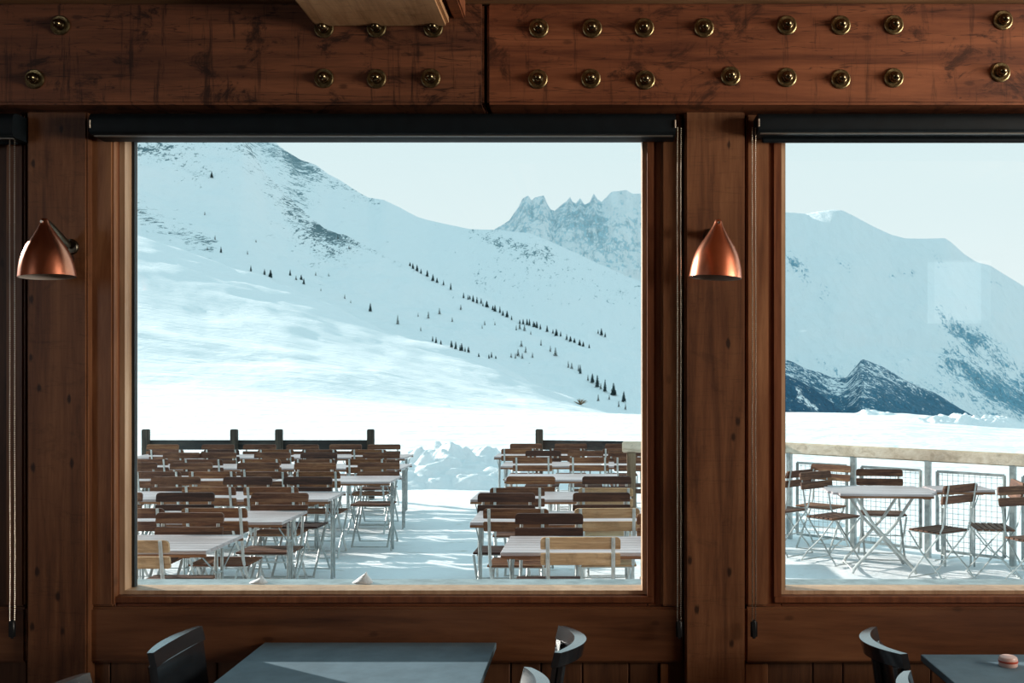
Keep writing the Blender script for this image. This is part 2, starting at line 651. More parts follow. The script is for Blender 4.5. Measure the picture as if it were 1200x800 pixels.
# posts
for nm, x0, x1, lab in (('timber_post', 31, 102, 'dark wooden wall post with the lamp, outermost, next to the big mountain window'),
                        ('timber_post', 803, 873, 'knotty brown wall post with a copper lamp standing between the two windows')):
    m = MB()
    a, c = P(x0, 122, 3.895), P(x1, 122, 3.895)
    m.wbox(a.x, c.x, 3.895, 3.98, .0, 2.95, .007, 2)
    tag(m.build(nm, M['post']), lab, 'post')

# ------------------------------------------------------------------ header beams with bolts
YBM = 3.78
bolts_l = [(71, 30), (380, 33.5), (441.5, 33), (508, 33), (41, 93), (380, 92), (441.5, 92.5), (505, 92)]
bolts_r = [(631.5, 33.5), (694, 33.5), (755, 33), (825, 33), (922, 30), (985, 30), (1047, 29.5), (1175, 24),
           (630.5, 93), (692.5, 92.5), (756, 94), (856, 89.5), (922, 91), (985, 93), (1047, 91.5), (1172, 85)]


def beam(x0, x1, mat, lab, bolts):
    a, c = P(x0, 3.5, YBM), P(x1, 122, YBM)
    root = thing('timber_beam', lab, 'beam', ((a.x + c.x) / 2, YBM, c.z))
    inv = Matrix.Translation(-root.location)
    m = MB()
    m.wbox(a.x, c.x, YBM, 3.98, c.z, a.z, .009, 2)
    o = m.build('body', mat, root)
    o.data.transform(inv)
    R = Matrix.Rotation(PI / 2, 4, 'X')       # lathe axis +Z -> -Y
    for bx, by in bolts:
        p = P(bx, by, YBM) - root.location
        p += Vector((0, -.0, 0))
        w = MB().lathe([(0, 0), (.0365, 0), (.0375, .003), (.0365, .0065), (.033, .0085), (.026, .0075), (.0, .0075)], n=28, M=R)
        wo = w.build('bolt', M['brass'], root, True, p, 35)
        k = MB().lathe([(.0215, .0), (.0215, .010), (.0195, .0135), (.0175, .0145), (.0165, .021), (.0135, .028), (.008, .033), (.0, .035)], n=18, M=R)
        k.build('dome_nut', M['bronze'], wo, True, (0, -.0075, 0), 30)
    return root


beam(-260, 567, M['beam_dark'], 'stained dark header beam with fewer bolts and a ceiling joist resting against it', bolts_l)
beam(570.5, 1720, M['beam_warm'], 'reddish header beam studded with two rows of brass bolts above second window', bolts_r)
# board above the header beams
struct(MB().wbox(XL, XR, 3.755, 3.98, P(0, 2.2, YBM).z, ZC).build('trim_11', M['upper']))
# ceiling joist coming towards the camera: main box and a thinner cheek board
root = thing('ceiling_joist', 'pale brown boxed ceiling joist jutting out above the dark header beam', 'joist', P(445, 30, YBM))
inv = Matrix.Translation(-root.location)
a, c = P(366, 27.5, YBM - .02), P(525.5, 31, YBM - .02)
zb = H + (CY - 29.5) / F * (YBM - .02)
o = MB().wbox(a.x, c.x, YB, YBM - .001, zb, ZC, .012, 2).build('joist_box', M['purlin'], root)
o.data.transform(inv)
o = MB().wbox(c.x + .014, c.x + .062, YB, YBM - .001, zb + .03, ZC, .006, 2).build('cheek_board', M['beam_warm'], root)
o.data.transform(inv)

# ------------------------------------------------------------------ roller blinds


def bead_strand(m, x, y, z0, z1, r=.0032, pitch=.0078):
    z = z0
    b = bmesh.new()
    while z > z1:
        mat = Matrix.Translation((x + .0006 * math.sin(z * 7), y, z))
        bmesh.ops.create_icosphere(b, subdivisions=1, radius=r, matrix=mat)
        z -= pitch
    m._merge(b)
    m.tube([(x, y, z0), (x, y, z1)], .0009, 5)


def blind(lab, x0, x1, y0, y1, chain_px, low_bar=None, chain_bottom=727, cap_px=None):
    Yf = 3.803
    a, c = P(x0, y0, Yf), P(x1, y1, Yf)
    root = thing('roller_blind', lab, 'blind', ((a.x + c.x) / 2, 3.93, c.z))
    inv = Matrix.Translation(-root.location)

    def put(mb, name, mat, smooth=False):
        o = mb.build(name, mat, root, smooth)
        o.data.transform(inv)
        return o
    # rounded cassette profile extruded along X
    pr = []
    hh = a.z - c.z
    for k in range(9):
        an = PI / 2 + PI / 2 * k / 8
        pr.append((.03 + .03 * math.cos(an), hh - .03 + .03 * math.sin(an)))
    pr += [(0, .012), (.006, .004), (.014, 0), (.125, 0), (.125, hh)]
    m = MB()
    b = bmesh.new()
    A = [b.verts.new((a.x, Yf + y, c.z + z)) for y, z in pr]
    B = [b.verts.new((c.x, Yf + y, c.z + z)) for y, z in pr]
    for i in range(len(pr)):
        j = (i + 1) % len(pr)
        b.faces.new((A[i], A[j], B[j], B[i]))
    b.faces.new(A)
    b.faces.new(B)
    m._merge(b)
    put(m, 'cassette', M['blind'], True)
    m = MB()
    m.wbox(a.x + .01, c.x - .01, Yf + .018, Yf + .03, c.z - .004, c.z + .001)
    put(m, 'bottom_bar', M['barmetal'])
    if low_bar:
        q0, q1 = P(low_bar[0], low_bar[2], 3.90), P(low_bar[1], low_bar[3], 3.90)
        put(MB().wbox(q0.x, q1.x, 3.895, 3.905, q1.z, c.z, .002), 'cloth', M['blind'])
        put(MB().wbox(q0.x, q1.x, 3.89, 3.91, q1.z - .004, q1.z + .012, .004), 'hem_bar', M['blind'])
    for cp in cap_px or ():
        q = P(cp, (y0 + y1) / 2, Yf)
        put(MB().lathe([(0, 0), (.004, 0), (.0042, .03), (0, .03)], (q.x, Yf - .003, q.z - .02), 10), 'pin', M['chain'], True)
    q = P(chain_px, 150, 3.855)
    zl = P(chain_px, chain_bottom, 3.855).z
    m = MB()
    bead_strand(m, q.x - .007, 3.852, q.z, zl)
    bead_strand(m, q.x + .007, 3.860, q.z, zl)
    put(m, 'bead_chain', M['chain'])
    m = MB()
    m.box((q.x, 3.856, zl - .03), (.027, .018, .074), .008, seg=3)
    put(m, 'chain_weight', M['black'], True)
    return root


blind('black roller blind cassette above the window with the snow-capped ridge and terrace tables', 104, 792, 131, 157, 796, None, 728, (105.5, 791))
blind('black roller blind slightly lowered above the window with the pale mountain', 889, 1500, 131, 154, 883.5, (893, 1490, 154, 166), 728, (889,))
blind('black roller blind cut off at the edge beside the outer post, bead chain hanging', -500, 14.5, 131, 160, 14, (-500, 20, 160, 168), 728)

# ------------------------------------------------------------------ copper wall lamps


def lamp(lab, apx, apy, mx_, mz_px, tilt):
    Yl = 3.735
    ap = P(apx, apy, Yl)
    mount = P(mx_, mz_px, 3.893)
    root = thing('wall_lamp', lab, 'lamp', mount)
    R = Matrix.Rotation(tilt, 4, 'Y')
    prof_o = [(.0085, 0), (.0125, -.004), (.0145, -.012), (.019, -.024), (.029, -.042), (.041, -.062), (.055, -.083), (.069, -.106), (.081, -.132), (.089, -.158), (.0945, -.184), (.0975, -.206), (.099, -.219)]
    prof_i = [(r - .0022, z) for r, z in reversed(prof_o[2:])] + [(0, -.02)]
    loc = ap - mount
    s = MB().lathe(prof_o + [(.0978, -.2198)], (0, 0, 0), 48, R).lathe
    m = MB().lathe([(0, .001)] + prof_o + [(.0978, -.2196)], (0, 0, 0), 48, R)
    sh = m.build('shade', M['copper'], root, True, loc, 50)
    MB().lathe([(.0977, -.2194)] + prof_i, (0, 0, 0), 48, R).build('shade_lining', M['inner'], sh, True)
    m = MB().lathe([(0, 0), (.016, 0), (.018, -.01), (.018, -.05), (.0, -.05)], (0, 0, -.03), 16, R)
    m.build('lamp_holder', M['bracket'], sh, True)
    # pivot screw through the top
    m = MB().lathe([(0, -.021), (.005, -.021), (.0055, -.017), (.0055, .017), (.005, .021), (0, .021)], (0, 0, -.014), 12, Matrix.Rotation(PI / 2, 4, 'X'))
    m.build('pivot_screw', M['chain'], sh, True)
    # arm from the pivot back to the wall
    e0, e1 = loc + Vector((0, .012, -.012)), Vector((0, -.012, 0))
    m = MB()
    m.tube([e0, e0.lerp(e1, .3) + Vector((0, 0, .003)), e0.lerp(e1, .7), e1], .012, 10, flat=(.016, .008))
    m.build('arm', M['bracket'], root, True)
    m = MB()
    m.lathe([(0, 0), (.031, 0), (.031, .007), (.027, .012), (0, .012)], (0, .002, -.004), 28, Matrix.Rotation(PI / 2, 4, 'X'))
    m.build('wall_plate', M['bracket'], root, True)
    return root


lamp('copper bell-shaped wall lamp on the outer dark post, bracket showing', 52, 256, 83, 288, math.radians(-3))
lamp('copper bell-shaped wall lamp on the knotty post between the windows', 842, 257, 833, 276, math.radians(3))

# ------------------------------------------------------------------ dining furniture inside


def dining_table(lab, x0, x1, y0, y1):
    zt = .75
    root = thing('dining_table', lab, 'table', ((x0 + x1) / 2, (y0 + y1) / 2, 0))
    w, d = x1 - x0, y1 - y0
    MB().box((0, 0, zt - .0125), (w, d, .025), .002).build('tabletop', M['tabletop'], root)
    MB().box((0, 0, zt - .028), (w - .01, d - .01, .006), .001).build('edge_band', M['tableedge'], root)
    MB().box((0, 0, .70), (.08, d * .7, .04), .004).build('crossbar', M['tableedge'], root)
    MB().lathe([(.03, .02), (.03, .69)], n=20).build('pedestal', M['tableedge'], root, True)
    MB().box((0, 0, .012), (.34, .5, .024), .006).build('foot_plate', M['tableedge'], root)
    return root


ta = 1.03 * F
xa, ya = P(310, 752.5, ta / (752.5 - CY)), P(581.5, 752.5, ta / (752.5 - CY))
dining_table('blue-grey dining table under the big window with a sun patch', xa.x, ya.x, 2.75, xa.y - .0)
yb = 1.03 * F / (766.5 - CY)
x2 = P(1079, 766.5, yb).x
dining_table('blue-grey dining table holding a small round tin', x2, x2 + .92, 2.85, yb)
root = thing('round_tin', 'small round pink tin with a red band on the dining table', 'tin', (1.485, 3.60, .75))
MB().lathe([(0, 0), (.031, 0), (.033, .004), (.033, .014), (0, .014)], n=28).build('tin_base', M['tin_w'], root, True)
MB().lathe([(.0325, .0135), (.034, .0145), (.034, .0205), (.0325, .0215), (0, .0215), ], n=28).build('band', M['tin_r'], root, True)
MB().lathe([(.0325, .0212), (.033, .026), (.030, .033), (.024, .036), (0, .036)], n=28).build('lid', M['tin_w'], root, True)


def dining_chair(lab, loc, rz, bulge=.075, halfw=.185, ht=.86):
    root = thing('dining_chair', lab, 'chair', loc, rz, None)
    mt = M['chairblack']
    MB().box((0, .02, .45), (.40, .40, .028), .01, seg=2).build('seat', mt, root)
    for sx in (-1, 1):
        MB().tube([(sx * .165, .19, .44), (sx * .175, .20, 0)], .017, 8).build('leg', mt, root)
        MB().tube([(sx * .145, -.245, ht - .055), (sx * .15, -.195, .46), (sx * .165, -.22, 0)], .018, 8).build('leg', mt, root)
    # crest rail: arc in plan, thick, seen from above as a crescent
    m = MB()
    b = bmesh.new()
    n = 16
    th, hh = .042, .052
    secs = []
    for k in range(n + 1):
        u = -1 + 2 * k / n
        xx = u * halfw
        yc = -.235 - bulge * (1 - u * u)
        tt = th * (.55 + .45 * (1 - u * u))
        secs.append([b.verts.new(v) for v in ((xx, yc + tt / 2, ht), (xx, yc - tt / 2, ht - .002), (xx, yc - tt / 2 + .012, ht - hh), (xx, yc + tt / 2 + .012, ht - hh))])
    for k in range(n):
        for i in range(4):
            j = (i + 1) % 4
            b.faces.new((secs[k][i], secs[k][j], secs[k + 1][j], secs[k + 1][i]))
    b.faces.new(secs[0])
    b.faces.new(list(reversed(secs[-1])))
    m._merge(b)
    m.build('crest_rail', mt, root, True, None, 35)
    # back panel filling between the posts below the rail
    m = MB()
    m.prism([(-.165, .52), (.165, .52), (.178, ht - .05), (-.178, ht - .05)], -.008, .008, warp=lambda v: (v.x, v.y - .172 - (v.z - .46) * .15, v.z))
    m.build('back_panel', mt, root)
    return root


dining_chair('black chair with crescent backrest drawn up to the sunlit table, nearest the pillar', (-.37, 3.56, 0), PI / 2, .075)
dining_chair('black chair, crescent backrest tip just showing in front of its twin by the sunlit table', (-.46, 3.02, 0), PI / 2, .06)
dining_chair('black chair with a solid curved back at the table end below the outer jamb', (-1.27, 3.545, 0), -PI / 2 - .05, .02)
dining_chair('black chair whose pale backrest corner peeps in below the outer post', (-1.36, 2.98, 0), -PI / 2 + .1, .05)
dining_chair('black chair with crescent backrest turned to the table with the tin', (1.27, 3.545, 0), -PI / 2, .075)
dining_chair('black chair beside the table with the tin, only its backrest tip in view', (1.22, 2.98, 0), -PI / 2, .06)

# ------------------------------------------------------------------ terrace furniture


def rounded(w, z0, z1, r_top, r_bot, n=5):
    pts = []
    for cx, cz, r, a0 in ((w / 2 - r_top, z1 - r_top, r_top, 0), (-w / 2 + r_top, z1 - r_top, r_top, 90),
                          (-w / 2 + r_bot, z0 + r_bot, r_bot, 180), (w / 2 - r_bot, z0 + r_bot, r_bot, 270)):
        for k in range(n + 1):
            a = math.radians(a0 + 90 * k / n)
            pts.append((cx + r * math.cos(a), cz + r * math.sin(a)))
    return pts


def make_folding_chair(slat, steel, label):
    root = thing('folding_chair', label, 'chair')

    def yb(z):              # line of the back
        return -.205 - (z - .5) * .17
    for sx in (-1, 1):
        x = sx * .19
        m = MB()
        m.tube([(x, yb(.872), .872), (x, yb(.70), .70), (x, -.205, .5), (x, -.15, .40), (x, -.02, .245), (x, .09, .10), (x, .15, .03), (x, .16, .006)], .01, 6, flat=(.006, .0115))
        m.build('upright', steel, root)
        x = sx * .208
        m = MB()
        m.tube([(x, .14, .437), (x, .11, .40), (x, -.01, .25), (x, -.17, .11), (x, -.235, .03), (x, -.245, .006)], .009, 6, flat=(.006, .0105))
        m.build('leg', steel, root)
    for yy, zz, hx in ((.157, .012, .19), (-.242, .012, .208), (-.13, .21, .2)):
        MB().tube([(-hx, yy, zz), (hx, yy, zz)], .006, 6).build('stretcher', steel, root)
    m = MB()
    for k in range(6):
        m.box((0, -.160 + k * .055, .452), (.43, .045, .016), .004)
    m.build('seat', slat, root)
    m = MB()
    for sx in (-1, 1):
        m.box((sx * .175, -.02, .438), (.02, .32, .012), .002)
    for yy in (-.15, .12):
        m.box((0, yy, .437), (.35, .016, .008), .002)
    m.build('seat_frame', steel, root)
    for z0, z1, rt, rb in ((.802, .874, .026, .008), (.708, .778, .008, .012)):
        m = MB()
        m.prism(rounded(.465, z0, z1, rt, rb), -.009, .009,
                warp=lambda v: (v.x, v.y + yb(v.z) + .018 - .012 * (1 - (v.x / .235) ** 2), v.z))
        m.build('back_slat', slat, root)
    return root


def make_table(L, D, label, name='folding_table', round_c=0.0, legx=None):
    root = thing(name, label, 'table')
    m = MB()
    n = 7
    p = D / n
    for k in range(n):
        cut = round_c * max(0, abs(k - (n - 1) / 2) - 1.4)
        m.box((0, -D / 2 + p * (k + .5), .739), (L - 2 * cut, p - .004, .022), .003)
    m.build('tabletop', M['tt_out'], root)
    m = MB()
    for s in (-1, 1):
        m.box((0, s * (D / 2 - .006), .719), (L - 2 * round_c * 1.6, .012, .018), .002)
        m.box((s * (L / 2 - .14), 0, .715), (.07, D - .03, .026), .003)
    m.build('batten', M['tt_edge'], root)
    for s in (-1, 1):
        xx = s * (L / 2 - .14) if legx is None else legx[0 if s < 0 else 1]
        for q in (-1, 1):
            MB().tube([(xx, q * .045, .705), (xx, q * .045, .0)], .010, 6).build('leg', M['steel'], root)
        m = MB()
        m.tube([(xx, -.045, .10), (xx, .045, .10)], .007, 6)
        m.tube([(xx, -.045, .56), (xx, .045, .56)], .007, 6)
        m.tube([(xx, 0, .10), (xx, 0, .56)], .006, 6)
        m.tube([(xx, -D / 2 + .05, .70), (xx, -.045, .56)], .005, 5)
        m.tube([(xx, D / 2 - .05, .70), (xx, .045, .56)], .005, 5)
        m.build('brace', M['steel'], root)
    return root


protos = {
    'brown': make_folding_chair(M['slat_brown'], M['steel_pale'], 'x'),
    'red': make_folding_chair(M['slat_red'], M['steel_pale'], 'x'),
    'dark': make_folding_chair(M['slat_dark'], M['steel_pale'], 'x'),
    'tan': make_folding_chair(M['slat_tan'], M['steel_pale'], 'x'),
}
LOOK = {'brown': 'brown', 'red': 'reddish', 'dark': 'dark brown', 'tan': 'tan'}
ORD = ['first', 'second', 'third', 'fourth', 'fifth', 'sixth', 'seventh', 'eighth']
used = set()


def place_chair(kind, x, y, rz, label, group):
    p = protos[kind]
    if kind not in used:
        used.add(kind)
        p.location = (x, y, 0)
        p.rotation_euler = (0, 0, rz)
        p['label'] = label
        p['group'] = group
        return p
    return dup(p, (x, y, 0), rz, label, group)


b_, r_, d_, t_ = 'brown', 'red', 'dark', 'tan'
LARGE = [  # (near chairs: back depth, [(X, kind)...]), table (centre Y, [right end, length]...), far chairs
    dict(tab=(6.35, [(-2.37, 1.25)]), near=(5.63, [(-2.67, t_)]), far=(6.86, [(-2.80, b_)])),
    dict(tab=(7.58, [(-2.30, 1.22), (-3.60, 1.22)]), near=(7.08, [(-2.73, r_), (-3.32, b_)]), far=(8.08, [(-2.57, b_), (-3.33, d_), (-3.93, b_)])),
    dict(tab=(8.96, [(-2.34, 1.28), (-3.66, 1.22)]), near=(8.50, [(-2.79, r_), (-3.31, r_)]), far=(9.42, [(-2.74, d_), (-3.30, d_), (-3.98, b_)])),
    dict(tab=(10.48, [(-2.12, 1.22), (-3.38, 1.22), (-4.64, 1.22)]), near=(9.92, [(-2.80, r_), (-3.32, b_), (-3.86, r_), (-4.40, b_)]),
         far=(11.03, [(-2.42, b_), (-3.12, r_), (-3.74, b_), (-4.48, b_), (-5.1, b_)])),
    dict(tab=(12.03, [(-2.30, 1.22), (-3.56, 1.22), (-4.82, 1.22)]), near=(11.5, [(-2.68, r_), (-3.26, b_), (-3.9, r_), (-4.55, b_), (-5.2, b_)]),
         far=(12.60, [(-2.72, b_), (-3.52, d_), (-4.12, b_), (-4.8, b_), (-5.25, b_)])),
    dict(tab=(13.65, [(-2.58, 1.22), (-3.84, 1.22), (-5.10, 1.22)]), near=(13.1, [(-3.0, r_), (-3.65, b_), (-4.25, r_), (-4.95, d_), (-5.67, b_)]),
         far=(14.2, [(-3.03, b_), (-3.6, b_), (-4.2, b_), (-4.8, b_), (-5.4, b_), (-6.2, r_)])),
]
SMALL = [
    dict(tab=(6.29, [(.67, 1.25)]), near=(5.77, [(-.10, t_)]), far=(6.80, [(-.33, d_), (.50, r_)])),
    dict(tab=(7.57, [(.45, 1.38)]), near=(7.06, [(-.57, r_), (.06, t_)]), far=(8.07, [(-.74, d_), (.04, d_)])),
    dict(tab=(8.95, [(.30, 1.40)]), near=(8.42, [(-.69, b_), (.07, t_)]), far=(9.47, [(-.64, r_), (.10, d_)])),
    dict(tab=(10.7, [(.22, 1.19)]), near=None, far=None),
    dict(tab=(12.36, [(.05, 1.22), (1.30, 1.20)]), near=(11.78, [(-.77, r_), (-.09, r_), (.44, b_)]), far=(12.93, [(-.70, d_), (-.15, b_), (.38, b_)])),
    dict(tab=(13.83, [(-.18, 1.22), (1.08, 1.22)]), near=(13.3, [(-1.05, r_), (-.40, b_), (.3, b_)]), far=(14.36, [(-1.03, b_), (-.37, b_), (.35, b_)])),
]


def place_table(L, D, x, y, rz, label, group, chairs):
    """the legs of each table stand between the chairs pushed in under it"""
    legx = []
    for s in (-1, 1):
        best = None
        for k in range(24):
            c = s * (L / 2 - .04 - .015 * k)
            gap = min([abs(x + c - q) for q in chairs] + [9])
            sc = min(gap, .25) - k * .002
            if best is None or sc > best[0]:
                best = (sc, c)
        legx.append(best[1])
    tb = make_table(L, D, label, legx=legx)
    tb.location = (x, y, 0)
    tb.rotation_euler = (0, 0, rz)
    tb['group'] = group
    return tb


random.seed(11)
for blk, rows, sgn in (('larger', LARGE, 1), ('smaller', SMALL, -1)):
    for ri, row in enumerate(rows):
        cy, tabs = row['tab']
        for ti, (xe, L) in enumerate(tabs):
            at = 'nearest the aisle' if ti == 0 else '%s from the aisle' % ORD[ti]
            if blk == 'smaller' and len(tabs) > 1:
                at = 'nearest the aisle' if ti == 0 else 'beside the railing post'
            place_table(L, .64, xe - L / 2, cy, random.uniform(-.012, .012),
                        'slatted folding terrace table, %s row of the %s block, %s' % (ORD[ri], blk, at), 'tables of the %s terrace block' % blk,
                        [q for sd_ in ('near', 'far') if row[sd_] for q, _ in row[sd_][1]])
        for side, rz, word in (('near', 0, 'facing away'), ('far', PI, 'facing the window')):
            if not row[side]:
                continue
            d, xs = row[side]
            for ci, (x, kind) in enumerate(xs):
                a = rz + random.uniform(-.05, .05)
                dd = d + random.uniform(-.02, .02)
                y = dd + .262 if side == 'near' else dd - .262
                place_chair(kind, x, y, a, '%s slatted folding chair %s, %s row of %s block, %s from aisle' % (LOOK[kind], word, ORD[ri], blk, ORD[ci]),
                            'folding chairs of the %s terrace block' % blk)

# by the mesh railing
G2 = 'folding chairs beside the mesh railing'
R_ = math.radians
place_chair('brown', 1.90, 10.30, R_(42), 'brown folding chair beside the mesh railing, next to the window jamb', G2)
place_chair('brown', 2.33, 9.76, R_(-142), 'brown folding chair at the corner-cut table, turned towards the tabletop', G2)
place_chair('brown', 2.86, 9.98, R_(172), 'brown folding chair behind the corner-cut table facing the window', G2)
place_chair('red', 2.36, 10.56, R_(140), 'reddish folding chair half hidden behind another chair, close to the mesh railing', G2)
place_chair('brown', 3.04, 8.92, R_(34), 'brown folding chair seen from behind, drawn up to the corner-cut table', G2)
place_chair('brown', 3.56, 9.06, R_(80), 'brown folding chair with its seat under the narrow table by the railing', G2)
place_chair('brown', 3.72, 8.35, R_(200), 'brown folding chair cut by the picture edge near the railing', G2)

root = make_table(1.0, .74, 'corner-cut slatted table among folding chairs beside the mesh railing', 'terrace_table', .05)
root.location = (2.66, 9.42, 0)
root.rotation_euler = (0, 0, R_(-4))
for ch in list(root.children):
    if ch.name.split('.')[0] in ('leg', 'brace'):
        bpy.data.objects.remove(ch)
for sx in (-1, 1):          # crossed legs
    for q in (-1, 1):
        MB().tube([(sx * q * .26, sx * .25, .71), (sx * q * .1, sx * .25, .46), (-sx * q * .26, sx * .25, .06), (-sx * q * .29, sx * .25, .005)], .014, 8).build('leg', M['steel_pale'], root, True)
for q in (-1, 1):
    MB().tube([(q * .285, -.25, .035), (q * .285, .25, .035)], .008, 6).build('stretcher', M['steel_pale'], root, True)
tb = make_table(.56, .40, 'narrow slatted table standing right against the mesh railing', 'terrace_table')
tb.location = (3.47, 9.58, 0)

# ------------------------------------------------------------------ dark rail fences at the far end
def dark_fence(lab, pts, posts):
    root = thing('rail_fence', lab, 'fence', (*pts[0], 0))
    inv = Matrix.Translation(-root.location)
    a, c = Vector((*pts[0], 0)), Vector((*pts[1], 0))
    d = (c - a)
    L = d.length
    ang = math.atan2(d.y, d.x)
    mid = (a + c) / 2
    o = MB().box((mid.x, mid.y, .81), (L, .04, .145), .006, (0, 0, ang)).build('rail', M['rail_dark'], root)
    o.data.transform(inv)
    for px, py in posts:
        o = MB().box((px, py, .52), (.10, .09, 1.06), .01, (0, 0, ang), 2).build('post', M['post_dark'], root)
        o.data.transform(inv)
    return root


xp = lambda px, Y=15.0: (px - CX) / F * Y
dark_fence('dark timber rail fence with four posts behind the larger block of chairs', (xp(166), 15.06), ) if False else None
dark_fence('dark timber rail fence with four posts behind the larger block of chairs', [(xp(168), 15.07), (xp(436), 15.07)],
           [(xp(171), 15.0), (xp(274.5), 15.0), (xp(327), 15.0), (xp(434.5), 15.0)])
dark_fence('short dark timber rail with a single post behind the smaller block', [(xp(631), 15.07), (.75, 14.72)],
           [(xp(632), 15.0)])

# ------------------------------------------------------------------ pale handrail with wire mesh
def lerp2(a, c, t):
    return (a[0] + (c[0] - a[0]) * t, a[1] + (c[1] - a[1]) * t)


root = thing('mesh_railing', 'railing with bleached wooden handrail and wire mesh panels along the snowy terrace edge', 'railing', (2.1, 11.3, 0))
inv = Matrix.Translation(-root.location)


def putr(mb, name, mat, smooth=False):
    o = mb.build(name, mat, root, smooth)
    o.data.transform(inv)
    return o


A0, A1, A2 = (.31, 11.42), (2.1, 11.3), (4.9, 8.78)
for a, c in ((A0, A1), (A1, A2)):
    L = math.hypot(c[0] - a[0], c[1] - a[1])
    ang = math.atan2(c[1] - a[1], c[0] - a[0])
    putr(MB().box(((a[0] + c[0]) / 2, (a[1] + c[1]) / 2, 1.02), (L + .05, .07, .125), .012, (0, 0, ang), 2), 'handrail', M['rail_pale'])
putr(MB().box((.39, 11.40, .48), (.10, .09, .96), .01, None, 2), 'wooden_post', M['rail_old'])


def on_line(px):
    """point of the second stretch seen at picture column px"""
    k = (px - CX) / F
    t = (k * A1[1] - A1[0]) / ((A2[0] - A1[0]) - k * (A2[1] - A1[1]))
    return lerp2(A1, A2, t), t


posts = [on_line(q)[0] for q in (925, 1000, 1087.5, 1187)] + [A2]
ang = math.atan2(A2[1] - A1[1], A2[0] - A1[0])
for q in posts:
    putr(MB().box((q[0], q[1], .42), (.055, .055, 1.10), .004, (0, 0, ang)), 'post', M['steel'])
dx, dy = math.cos(ang), math.sin(ang)
for k in range(4):
    a, c = posts[k], posts[k + 1]
    L = math.hypot(c[0] - a[0], c[1] - a[1])
    g0, g1 = .09, L - .09
    fr = MB()
    z0, z1 = .06, .86
    off = .02
    def pt(s, z):
        return (a[0] + dx * s - dy * off, a[1] + dy * s + dx * off, z)
    for s in (g0, g1):
        fr.tube([pt(s, z0), pt(s, z1)], .02, 4)
    for z in (z0, z1):
        fr.tube([pt(g0, z), pt(g1, z)], .018, 4)
    pf = putr(fr, 'panel_frame', M['steel'])
    mm = MB()
    s = g0 + .05
    while s < g1 - .02:
        mm.tube([pt(s, z0), pt(s, z1)], .0028, 4)
        s += .055
    z = z0 + .055
    while z < z1 - .02:
        mm.tube([pt(g0, z), pt(g1, z)], .0028, 4)
        z += .055
    o = mm.build('wire_mesh', M['steel'], pf)
    o.data.transform(inv)

# ------------------------------------------------------------------ terrain
def interp(tab, x, k):
    if x <= tab[0][0]:
        return tab[0][k]
    for i in range(len(tab) - 1):
        if x <= tab[i + 1][0]:
            t = (x - tab[i][0]) / (tab[i + 1][0] - tab[i][0])
            return tab[i][k] + (tab[i + 1][k] - tab[i][k]) * t
    return tab[-1][k]


def loft(name, rows, x0, x1, nu, nvs, mat, amp, nsc, rock=None, mode='fbm', edge_amp=1.0, seed=0, ease=None):
    """rows: near to far, each a table of (column, line, distance); a terrain sheet is drawn through them"""
    bm = bmesh.new()
    lay = bm.verts.layers.float.new('rock')
    off = Vector((seed * 13.7, seed * 5.1, seed * 9.3))
    grid = []
    nr = len(rows)
    for i in range(nr - 1):
        nv = nvs[i] if isinstance(nvs, (list, tuple)) else nvs
        for j in range(nv + (1 if i == nr - 2 else 0)):
            t = j / nv
            te = t if ease is None else t ** ease
            line = []
            for u in range(nu + 1):
                px = x0 + (x1 - x0) * u / nu
                ya, Ya = interp(rows[i], px, 1), interp(rows[i], px, 2)
                yb_, Yb = interp(rows[i + 1], px, 1), interp(rows[i + 1], px, 2)
                pa, pb = P(px, ya, Ya), P(px, yb_, Yb)
                p = pa.lerp(pb, te) if i < nr - 2 or ease is None else pa.lerp(pb, t)
                q = p * nsc + off
                if mode == 'fbm':
                    h = noise.fractal(q, .9, 2.1, 7, noise_basis='PERLIN_ORIGINAL')
                else:
                    h = noise.ridged_multi_fractal(q, .85, 2.1, 7, .9, 1.6, noise_basis='PERLIN_ORIGINAL') * .6 - .7
                a = amp[i] + (amp[i + 1] - amp[i]) * t
                p = p + Vector((0, -.35 * a * h, a * h))
                v = bm.verts.new(p)
                if rock:
                    sx, sy = CX + p.x / p.y * F, CY - (p.z - H) / p.y * F
                    v[lay] = rock(sx, sy)
                line.append(v)
            grid.append(line)
    for j in range(len(grid) - 1):
        for u in range(nu):
            bm.faces.new((grid[j][u], grid[j][u + 1], grid[j + 1][u + 1], grid[j + 1][u]))
    bmesh.ops.recalc_face_normals(bm, faces=bm.faces)
    me = bpy.data.meshes.new(name)
    bm.to_mesh(me)
    bvh = BVHTree.FromBMesh(bm)
    bm.free()
    me.materials.append(mat)
    me.shade_smooth()
    # faces must look up
    if sum(p.normal.z for p in me.polygons) < 0:
        me.flip_normals()
    o = bpy.data.objects.new(name, me)
    COL.objects.link(o)
    struct(o)
    return o, bvh


def C(y, Y):
    return [(-600, y, Y), (1900, y, Y)]


def zc(z, Y):
    return CY - (z - H) / Y * F


# terrace ground
gm = MB()
bmv = bmesh.new()
nx, ny = 170, 150
gv = []
for j in range(ny + 1):
    row = []
    for i in range(nx + 1):
        x = -9 + 17 * i / nx
        y = 4.2 + 15 * j / ny
        h = noise.fractal(Vector((x * 1.3, y * 1.8, 3)), .9, 2.1, 5) * .018
        row.append(bmv.verts.new((x, y, h - .012 - .06 * max(0, (y - 16) / 3))))
    gv.append(row)
for j in range(ny):
    for i in range(nx):
        bmv.faces.new((gv[j][i], gv[j][i + 1], gv[j + 1][i + 1], gv[j + 1][i]))
gm._merge(bmv)
gr = gm.build('terrace_ground', M['snow_terrace'], None, True, None, 180)
struct(gr)

